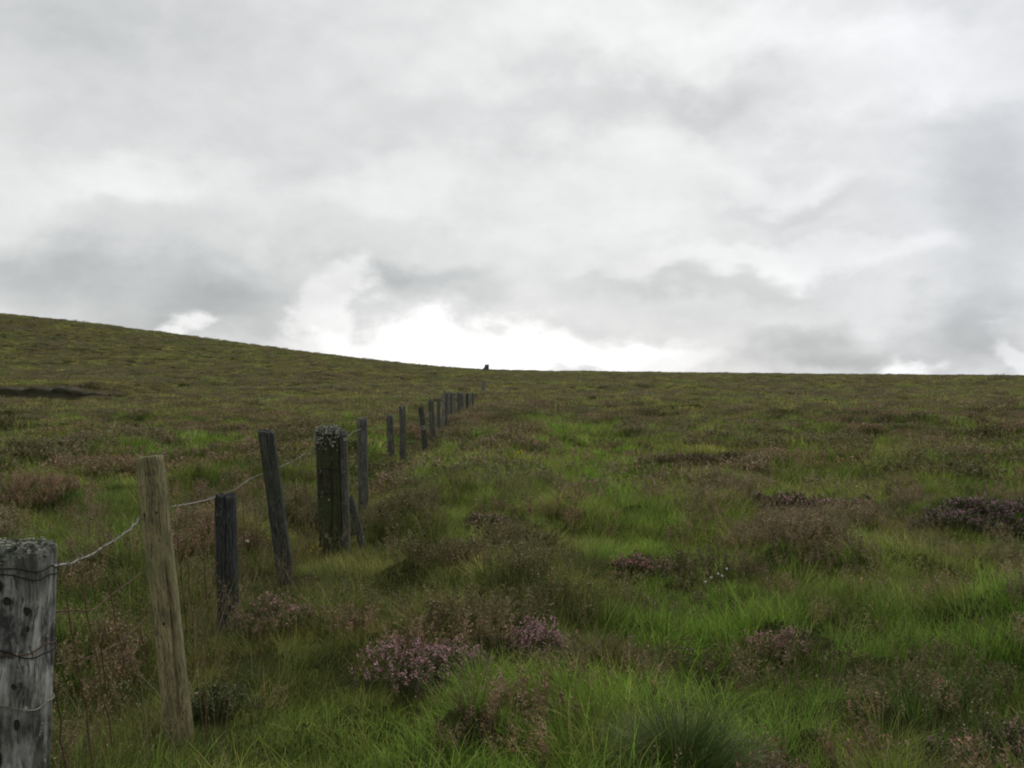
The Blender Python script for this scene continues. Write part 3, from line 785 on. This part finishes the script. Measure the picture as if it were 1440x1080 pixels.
# 2 pale leaning post
p2 = make_post('tall pale tan leaning post with a flat sawn top and long side crack', (210, 643), (250, 1010), 4.45, .058, W_tan,
               square=.12, taper=.0, rough=.003, seed=9, top_tilt=.03, dtop=.05, sides=72,
               cracks=((FRONT + .62, .05, .42, .18, .72), (FRONT - .12, .035, .12, .2, .9), (FRONT + .1, .03, .09, 0, .55), (FRONT - .6, .05, .06, 0, 1)))
L2 = POSTS[-1][3]
for (dx, dz, s) in ((-.028, .255, .008), (.024, .25, .0075), (0.004, .74, .0065)):
    k = child_at(p2, 'knot', lump_mesh('knot', [np.array((0, 0, 0.))], s * 1.25, M_knot, even=True)); k.location = (dx, -math.sqrt(.060 ** 2 - dx ** 2), L2 - dz); k.scale = (1, .4, 1)
# 3 short black
make_post('short black post with a worn top, lowest of the near posts', (317, 697), (321, 868), 6.4, .062, W_black, square=.35, rough=.006, seed=14, ragged=.03,
          cracks=((FRONT + .2, .05, .12, 0, 1), (FRONT - .5, .06, .1, .2, 1)), taper=.02)
POST3 = POSTS[-1]
# 4 dark leaning
make_post('tall dark post leaning left with a slanting top, behind the sagging wire', (374, 606), (401, 806), 7.9, .062, W_dark, square=.15, rough=.005, seed=19, top_tilt=-.25,
          cracks=((FRONT + .3, .05, .12, 0, 1),), dtop=-.1)
# 5 thick strainer post with lichen crown
p5 = make_post('thickest post, dark olive with deep grooves and a crusty grey lichen crown', (461, 606), (466, 775), 9.4, (.110, .12), W_olive, square=.5, rough=.006, seed=23, ragged=.03, spin=.12,
          cracks=((FRONT + .22, .06, .22, 0, 1), (FRONT + .55, .05, .2, 0, 1), (FRONT - .5, .05, .08, 0, 1)), sides=80, name='strainer_post', bury=.5)
p5['category'] = 'strainer post'
L5 = POSTS[-1][3]
k = child_at(p5, 'split_face', post_mesh('split_face', L5 - .02, .038, .07, square=.3, mat=W_mid, seed=77, ragged=.05, cracks=((FRONT - .2, .08, .1, 0, 1),)))
k.location = (.142, -.03, 0); k['label'] = 'paler split off edge of the thickest post'
pts = [(.142 + rs.uniform(-.04, .04), rs.uniform(-.105, .04), L5 - abs(rs.normal(-.02, .045))) for i in range(110)]
for i in range(950):
    a = rs.uniform(0, 6.28); r = math.sqrt(rs.uniform(.05, 1.25)); r = min(r, 1.06); z = L5 + rs.uniform(-.005, .05) * (1.1 - r * .6)
    if r > .9: z = L5 - abs(rs.normal(0, .08))
    s_ = 1 / (abs(math.cos(a)) ** 5 + abs(math.sin(a)) ** 5) ** .2
    pts.append((r * .122 * s_ * math.cos(a) * .9, r * .122 * s_ * math.sin(a), z))
child_at(p5, 'lichen_cap', lump_mesh('lichen_cap', pts, .0105, M_lichen))
for z0 in (.35, .58):
    a = np.linspace(0, 2 * np.pi, 40); s = 1 / (np.abs(np.cos(a)) ** 5 + np.abs(np.sin(a)) ** 5) ** .2
    a_, b_ = tube('', np.stack([.112 * s * np.cos(a), .124 * s * np.sin(a), L5 - z0 + .006 * np.sin(3 * a)], -1), .0035, M_dwire)
    link('binding_wire', mesh_from('binding_wire', a_, b_, [M_dwire]), p5)
# short stay leaning on the strainer
B_ = place(504, 745, 10.1); T_ = place(490, 700, 9.75)
make_post('short pale stub leaning against the back of the thickest post', (492, 700), (505, 748), 9.9, .035, W_mid, square=.3, rough=.006, seed=27, ragged=.05, bury=.25, name='wooden_stub')
bpy.data.objects['wooden_stub']['category'] = 'wooden stub'
# 6.. rest
far_specs = [
 ('tall pale grey post just beyond the thickest post', (509, 588), (511, 706), 12.9, .066, W_far, dict(square=.2, ragged=.03, seed=31)),
 ('dark flat topped post, left one of the pair in the bright grass', (548, 584), (551, 650), 20.6, .070, W_far, dict(square=.2, ragged=.03, seed=33)),
 ('dark post with a split forked top, right one of the pair in the bright grass', (566, 576), (567, 650), 20.0, .066, W_far, dict(square=.2, ragged=.22, seed=35)),
 ('dark post leaning left with a pale scar halfway up', (592, 573), (599, 638), 22.6, .062, W_dark, dict(square=.2, ragged=.05, seed=37)),
 ('dark square post with a pale foot, tall beside the post with the pale scar', (606, 562), (609, 620), 27.0, .078, W_far, dict(square=.4, ragged=.04, seed=39)),
 ('thin grey green post behind the dark square post', (617, 560), (617, 601), 34.0, .06, W_far, dict(square=.2, seed=41)),
 ('pale post, taller left one of the two pale posts where the row closes up', (625, 549), (622, 596), 36.0, .055, W_pale, dict(square=.2, seed=43)),
 ('thin pale post with a light foot, right one of the two pale posts', (631, 550), (631, 591), 40.0, .05, W_pale, dict(square=.1, seed=45)),
 ('broad pale grey post, first of the closely bunched far posts', (639, 552), (639, 583), 47.0, .085, W_pale, dict(square=.3, seed=47)),
 ('dark post just right of the broad pale grey far post', (645, 552), (645, 580), 51.0, .085, W_far, dict(square=.3, seed=49)),
 ('dark narrow post squeezed between the two tall pale far posts', (628, 552), (627.5, 592), 38.0, .055, W_far, dict(square=.2, seed=71)),
 ('dark post standing left of the broad pale grey far post', (634.5, 552), (634, 586), 44.0, .065, W_far, dict(square=.2, seed=72)),
 ('mid grey post left of the pale tapering post in the far bunch', (649, 553), (649, 579), 54.0, .075, W_far, dict(square=.2, seed=73)),
 ('brown grey post closing the right edge of the far bunch', (664.5, 553), (665, 574), 65.0, .08, W_far, dict(square=.2, seed=74)),
 ('pale tapering post in the middle of the far bunch', (652, 553), (652, 577), 56.0, .09, W_pale, dict(square=.1, taper=.3, seed=51)),
 ('dark post between the last two pale posts of the far bunch', (657, 553), (657, 577), 59.0, .09, W_dark, dict(square=.1, seed=53)),
 ('pale tapering post with a dark edge, last pale one of the far bunch', (661, 553), (661.5, 576), 61.0, .08, W_pale, dict(square=.1, taper=.3, seed=55)),
 ('dim brown post ending the far bunch, apart from the others', (669, 554), (669, 568), 78.0, .10, W_far, dict(square=.1, seed=57)),
 ('faint pale post alone on the slope below the skyline marker', (680, 535), (679, 552), 98.0, .20, W_pale, dict(square=.1, taper=.15, seed=59)),
]
for (lab, tp, bpx, d, r, m, kw) in far_specs:
    make_post(lab, tp, bpx, d, r, m, rough=.005, sides=28, rings=24, bury=.6, **kw)
# pale scar
for o, B2, T, L in POSTS:
    if 'scar' in o['label'] and 'leaning' in o['label']:
        k = child_at(o, 'lichen_patch', lump_mesh('lichen_patch', [np.array((rs.uniform(-.04, .04), -.055, L - .46 + rs.uniform(-.04, .04))) for i in range(50)], .022, M_lichen))

# skyline marker: thick post with a slanting stay
root = bpy.data.objects.new('corner_post', None); COL.objects.link(root)
cp = place(683.5, 524, 176); gz = float(ground(cp[0], cp[1])); root.location = (cp[0], cp[1], gz)
root['label'] = 'tiny dark braced corner post standing alone on the skyline'; root['category'] = 'corner post'
a = link('post', post_mesh('post', 1.3, .36, .36, square=.2, ragged=.25, mat=W_far, sides=20, rings=20, seed=61), root); a.location = (.15, 0, -.1)
a = link('stay', post_mesh('stay', 1.35, .22, .2, mat=W_dark, sides=16, rings=16, seed=62), root)
a.location = (-.75, 0, -.15); a.rotation_euler = (0, math.radians(38), 0)
a = link('footing', lump_mesh('footing', [np.array((rs.uniform(-.25, .35), -.25, rs.uniform(0, .3))) for i in range(26)], .12, M_lichen), root)

# ------------------------------------------------------------------ wires
def barbed(name_root, keypts, strand_r, label):
    root = bpy.data.objects.new('barbed_wire', None); COL.objects.link(root)
    root['label'] = label; root['category'] = 'wire'
    root.location = tuple(keypts[0])
    K = np.array(keypts); seg = np.linalg.norm(np.diff(K, axis=0), axis=1); cum = np.concatenate([[0], np.cumsum(seg)])
    n = int(cum[-1] / .018); s = np.linspace(0, cum[-1], n)
    C = np.stack([np.interp(s, cum, K[:, i]) for i in range(3)], -1)
    ker = np.ones(7) / 7
    Cs = C.copy()
    for i in range(3): Cs[3:-3, i] = np.convolve(C[:, i], ker, 'valid')
    Cs[:, 2] += .006 * (vnoise(s * 6, s * 0, 3) - .5); Cs[:, 0] += .008 * (vnoise(s * 5, s * 0, 9) - .5)
    Cs -= K[0]
    tubes = []
    for ph in (0, math.pi):
        off = np.stack([strand_r * .9 * np.cos(s * 110 + ph), 0 * s, strand_r * .9 * np.sin(s * 110 + ph)], -1)
        tubes.append(tube('', Cs + off, strand_r, M_wire, 5))
    join_tubes('strand', tubes, M_wire, root)
    bt = []
    for i in range(6, n - 5, 7):
        c = Cs[i]; a0 = rs.uniform(0, 6.28)
        bt = []
        for a in (a0, a0 + math.pi, a0 + 1.6, a0 + 1.6 + math.pi):
            dv = np.array([math.cos(a) * .8, rs.uniform(-.5, .5), math.sin(a)]); dv /= np.linalg.norm(dv)
            bt.append(tube('', np.stack([c, c + dv * .007, c + dv * .013]), strand_r * .8, M_wire, 4))
        join_tubes('barb', bt, M_wire, root)
    return root
kp = [place(77, 796, 2.27), place(84, 796, 2.36), place(100, 792, 2.6), place(130, 779, 3.0), place(160, 762, 3.45), place(185, 742, 3.9), place(198, 728, 4.5),
      place(212, 720, 4.58), place(240, 713, 4.7), place(262, 709, 4.95), place(290, 703, 5.7), place(304, 698, 6.45), place(330, 689, 6.5), place(345, 677, 7.0), place(362, 669, 7.85),
      place(384, 661, 8.1), place(400, 654, 8.4), place(424, 641, 8.95), place(443, 630, 9.25)]
barbed('a', kp, .0020, 'sagging pale barbed wire strung from the nearest grey post to the thickest post')
kp = [place(488, 615, 9.5), place(497, 607, 10.6), place(508, 603, 12.8), place(530, 603, 16), place(548, 600, 20.4), place(566, 592, 19.9), place(592, 588, 22.4), place(607, 580, 26.8)]
root = bpy.data.objects.new('fence_wire', None); COL.objects.link(root); root.location = tuple(kp[0])
root['label'] = 'thin plain wire running on from the thickest post to the dark far posts'; root['category'] = 'wire'
join_tubes('strand', [tube('', np.array(kp) - kp[0], .0025, M_wire, 5)], M_wire, root)

# rusty netting remains: slanting uprights and sagging rails
root = bpy.data.objects.new('wire_netting', None); COL.objects.link(root)
root.location = tuple(place(40, 900, 2.4))
root['label'] = 'rusty sagging remains of stock netting between the near posts'; root['category'] = 'wire netting'
R0 = np.array(root.location)
def wire_part(nm, pts, r=.0021):
    K = np.array(pts); s0 = np.linspace(0, 1, len(K)); s = np.linspace(0, 1, 26)
    C = np.stack([np.interp(s, s0, K[:, i]) for i in range(3)], -1)
    C[:, 0] += .012 * (vnoise(s * 6, s * 0 + K[0, 1] * 7, 3) - .5); C[:, 2] += .006 * (vnoise(s * 9, s * 0 + K[0, 1] * 5, 4) - .5)
    join_tubes(nm, [tube('', C - R0, r, M_rust, 5)], M_rust, root)
for (a, b_, d) in (((94, 844), (132, 1075), 2.75), ((72, 930), (95, 1095), 2.5), ((150, 812), (180, 955), 3.4), ((140, 884), (152, 985), 3.1), ((196, 884), (212, 955), 3.9),
                   ((118, 830), (160, 1050), 3.0), ((262, 770), (272, 880), 4.9), ((283, 745), (291, 850), 5.5), ((300, 735), (306, 850), 6.0), ((250, 755), (262, 890), 4.7),
                   ((340, 700), (347, 800), 6.9), ((357, 690), (363, 780), 7.4), ((415, 670), (419, 760), 8.5), ((430, 665), (434, 755), 9.0)):
    wire_part('upright_wire', [place(*a, d), place(*b_, d)])
for pts in ([place(78, 935, 2.4), place(120, 925, 3.0), place(170, 905, 3.7), place(212, 860, 4.4)], [place(76, 860, 2.4), place(130, 858, 3.1), place(205, 800, 4.4)],
            [place(240, 770, 4.5), place(275, 745, 5.5), place(303, 728, 6.3)], [place(244, 830, 4.5), place(280, 815, 5.5), place(308, 790, 6.3)],
            [place(330, 722, 6.5), place(378, 700, 7.9), place(445, 670, 9.2)]):
    wire_part('rail_wire', pts)

# ------------------------------------------------------------------ small flowers
M_white, t, b = new_mat('petal_white'); b.inputs['Base Color'].default_value = (.75, .76, .70, 1)
M_yel, t, b = new_mat('petal_yellow'); b.inputs['Base Color'].default_value = (.42, .33, .03, 1)
M_stem, t, b = new_mat('flower_stem'); b.inputs['Base Color'].default_value = (.05, .08, .02, 1)
def flower_plant(label, cat, spots, d, mat, s, name):
    root = bpy.data.objects.new(name, None); COL.objects.link(root)
    c = place(*spots[0], d); gz = float(ground(c[0], c[1])); root.location = (c[0], c[1], gz)
    root['label'] = label; root['category'] = cat
    for (px, py) in spots:
        p = place(px, py, d + rs.uniform(-.1, .1)); q = p - np.array((c[0], c[1], gz))
        st_ = link('flower_stem', mesh_from('flower_stem', *tube('', np.array([(q[0] * .85, q[1], -.05), (q[0] * .92, q[1], q[2] * .6), q]), .0015, M_stem, 4), [M_stem]), root)
        hd = link('flower_head', lump_mesh('flower_head', [rs.normal(0, s * .5, 3) for i in range(5)], s * .75, mat, even=True), root); hd.location = tuple(q)
flower_plant('tiny white flowers sprinkled in the pale grass hollow', 'wildflower', [(992, 818), (1000, 812), (1010, 806), (1016, 809), (1022, 800)], 7.5, M_white, .007, 'white_wildflower')
flower_plant('single white flower head in grass above the large pink heather bush', 'wildflower', [(668, 837)], 7.2, M_white, .009, 'white_wildflower')
flower_plant('single white flower low in the grass behind the short black post', 'wildflower', [(348, 760)], 8.6, M_white, .011, 'white_wildflower')
flower_plant('small yellow flowers at the foot of the thickest post', 'wildflower', [(440, 770), (446, 766), (437, 774), (450, 772)], 9.2, M_yel, .011, 'yellow_wildflower')
flower_plant('yellow flowers in green grass up the middle of the moor', 'wildflower', [(728, 637), (733, 634), (725, 641)], 18, M_yel, .022, 'yellow_wildflower')
